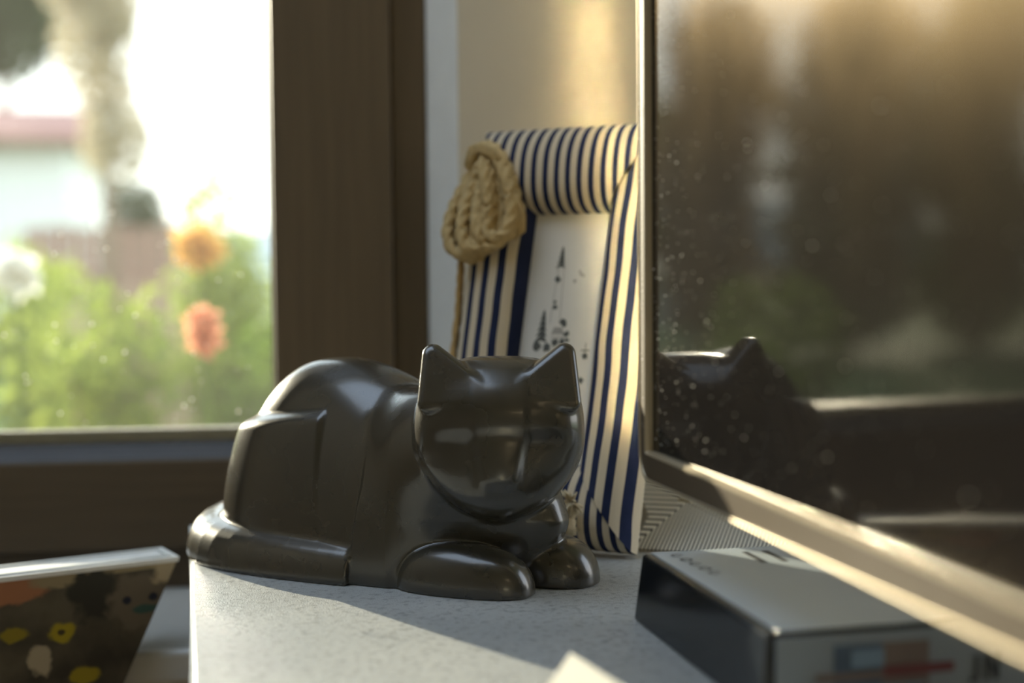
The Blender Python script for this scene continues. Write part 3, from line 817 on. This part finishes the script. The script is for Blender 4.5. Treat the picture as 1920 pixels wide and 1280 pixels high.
def plant(name, loc, blobs, n, size, mat, label, cat, seed, trunk=None, group=None):
    e = empty(name, (loc[0], loc[1], GZ)); tag(e, label, cat, group)
    leaves('foliage', seed, blobs, n, size, mat, e)
    bm = bmesh.new(); q = random.Random(seed)
    if trunk:
        tube(bm, [(0, 0, 0), (.03, 0, trunk[0]*.5), (0, .02, trunk[0])], [trunk[1], trunk[1]*.8, trunk[1]*.6], 8)
        from_bm('trunk', bm, M['bark'], e, True)
    else:
        for k in range(5):
            b = blobs[k % len(blobs)]; tube(bm, [(q.uniform(-.05, .05), q.uniform(-.05, .05), 0), (b[0]*.5, b[1]*.5, b[2]*.6), (b[0]*.95, b[1]*.95, b[2])], [.012, .009, .005], 5)
        from_bm('stems', bm, M['bark'], e, True)
    return e
def build_garden():
    tag(boxo('ground_outside', (-90, 90, -60, 160, GZ-.1, GZ), M['grass']), 'green lawn of the garden outside the window', 'lawn', kind='structure')
    # hill ridge
    bm = bmesh.new(); q = random.Random(4); n = 60
    top = []
    for i in range(n+1):
        x = -420+840*i/n; z = 12+5*math.sin(i*.35+1)+3*math.sin(i*.9)
        top.append((x, z))
    fr_ = [bm.verts.new((x, 300, GZ-1)) for x, z in top]; cr = [bm.verts.new((x, 345, z)) for x, z in top]; bk = [bm.verts.new((x, 390, GZ-1)) for x, z in top]
    for i in range(n):
        bm.faces.new((fr_[i], fr_[i+1], cr[i+1], cr[i])); bm.faces.new((cr[i], cr[i+1], bk[i+1], bk[i]))
    tag(from_bm('hills', bm, M['hill'], None, True), 'hazy blue hill ridge on the horizon', 'hill', kind='structure')
    # neighbour's house
    h = empty('house', (-9.2, 27, GZ), R(4)); tag(h, 'white rendered house with a low red tiled roof beyond the garden', 'house')
    boxo('wall', (-4.2, 4.2, 0, 6, 0, 3.72), M['render'], h)
    rf = extrude('roof', [(-.5, 3.70), (3, 4.55), (6.5, 3.70), (6.5, 3.55), (-.5, 3.55)], (-4.5, 4.5), M['tile'], h, 0)
    for x in (-2.6, 1.0):
        wn = boxo('window', (x, x+1.1, -.05, .05, 1.1, 2.4), M['render'], h); boxo('pane', (x+.08, x+1.02, -.07, -.045, 1.18, 2.32), M['wglass'], wn)
    # fence of upright boards
    fc = empty('garden_fence', (-1.5, 10.5, GZ)); tag(fc, 'low reddish brown board fence across the garden', 'fence')
    boxo('rail', (-.75, .65, .02, .06, .5, .58), M['fence'], fc); boxo('rail', (-.75, .65, .02, .06, 1.2, 1.28), M['fence'], fc)
    m0 = None
    for i in range(11):
        x = -.75+.125*i
        if m0 is None:
            o = boxo('board', (0, .11, 0, .02, .05, 1.60), M['fence'], fc); m0 = o; o.location = (x, 0, 0)
        else:
            o = m0.copy(); COL.objects.link(o); o.parent = fc; o.location = (x, 0, .01*(i % 3))
    q = random.Random(21)
    # shrubs right outside, filling the lower half of the view
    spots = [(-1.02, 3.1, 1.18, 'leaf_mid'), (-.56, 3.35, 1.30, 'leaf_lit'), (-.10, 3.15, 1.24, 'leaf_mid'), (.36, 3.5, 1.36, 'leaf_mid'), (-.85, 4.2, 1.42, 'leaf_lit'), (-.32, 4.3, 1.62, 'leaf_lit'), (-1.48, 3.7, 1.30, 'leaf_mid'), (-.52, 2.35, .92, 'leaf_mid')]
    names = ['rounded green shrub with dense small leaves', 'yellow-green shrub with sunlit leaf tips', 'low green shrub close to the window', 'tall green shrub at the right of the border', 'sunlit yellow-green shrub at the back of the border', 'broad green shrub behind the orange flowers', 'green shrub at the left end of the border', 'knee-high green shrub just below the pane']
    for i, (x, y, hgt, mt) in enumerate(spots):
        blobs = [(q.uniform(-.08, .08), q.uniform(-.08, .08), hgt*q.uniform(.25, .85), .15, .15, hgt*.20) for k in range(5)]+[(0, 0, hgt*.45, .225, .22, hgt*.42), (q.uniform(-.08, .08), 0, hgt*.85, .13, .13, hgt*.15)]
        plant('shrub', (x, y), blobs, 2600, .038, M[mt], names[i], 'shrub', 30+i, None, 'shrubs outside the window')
    # flowers
    def flower(name, loc, zc, r, n, mat, label):
        e = empty(name, (loc[0], loc[1], GZ)); tag(e, label, 'flower')
        leaves('blossom', 5+n, [(0, 0, zc, r[0], r[1], r[2])], n, .03, M[mat], e, flat=1.2)
        bm = bmesh.new(); tube(bm, [(0, 0, 0), (.02, 0, zc*.5), (0, 0, zc)], [.008, .007, .005], 6); from_bm('stem', bm, M['leaf_mid'], e, True)
    flower('orange_flower', (-.262, 2.72), 1.365, (.034, .030, .028), 110, 'petal_orange', 'orange yellow flower head standing above the shrubs')
    flower('coral_flower', (-.205, 2.15), 1.235, (.008, .008, .028), 46, 'petal_coral', 'coral red flower spike in front of the shrubs')
    flower('white_flower', (-.60, 2.72), 1.32, (.035, .03, .03), 120, 'petal_white', 'white flower cluster near the left shrubs')
    # trees
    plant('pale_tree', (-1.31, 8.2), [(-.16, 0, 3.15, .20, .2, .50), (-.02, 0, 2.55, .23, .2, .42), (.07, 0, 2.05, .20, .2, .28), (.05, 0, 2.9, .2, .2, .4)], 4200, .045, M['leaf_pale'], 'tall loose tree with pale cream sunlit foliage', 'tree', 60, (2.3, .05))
    plant('evergreen_bush', (-1.62, 11.5), [(0, 0, 1.80, .25, .3, .22), (.1, 0, 1.5, .3, .3, .3)], 2200, .04, M['leaf_dark'], 'dark evergreen bush beside the fence', 'bush', 61)
    plant('dark_tree', (-8.5, 38), [(0, 0, 7.9, 1.6, 1.5, 1.9), (-1.6, 0, 7.4, 1.8, 1.5, 2.0), (-.5, 0, 9.2, 1.6, 1.5, 1.5)], 6000, .28, M['leaf_dark'], 'dark green tree rising behind the white house', 'tree', 62, (6.5, .25))
    # trees and hedges towards the sun (their reflection shows in the television)
    kinds = [('leaf_mid', 'green'), ('leaf_brown', 'brownish'), ('leaf_dark', 'dark green')]
    lbs = ['green tree nearest the white house in the row of trees', 'brownish tree next to the green one in the row', 'dark green tree in the middle of the row', 'green tree between a dark and a brownish one',
           'rust brown tree towards the end of the row', 'dark tree at the end of the row of trees', 'last green tree of the row, beyond the dark one']
    for i in range(7):
        az = R(20+5.2*i); ds = 19+2.4*(i % 2); hgt = ds*math.tan(R(11.9))-GZ-.2
        blobs = [(q.uniform(-.2, .2), q.uniform(-.3, .3), hgt*k, 1.0*w_, .9*w_, hgt*.17) for k, w_ in ((.18, 1), (.35, 1), (.52, 1), (.68, .95), (.82, .85))]
        plant('row_tree', (-ds*math.sin(az), ds*math.cos(az)), blobs, 5200, .16, M[kinds[i % 3][0]], lbs[i], 'tree', 80+i, (hgt*.6, .12), 'row of trees towards the sun')
build_garden()
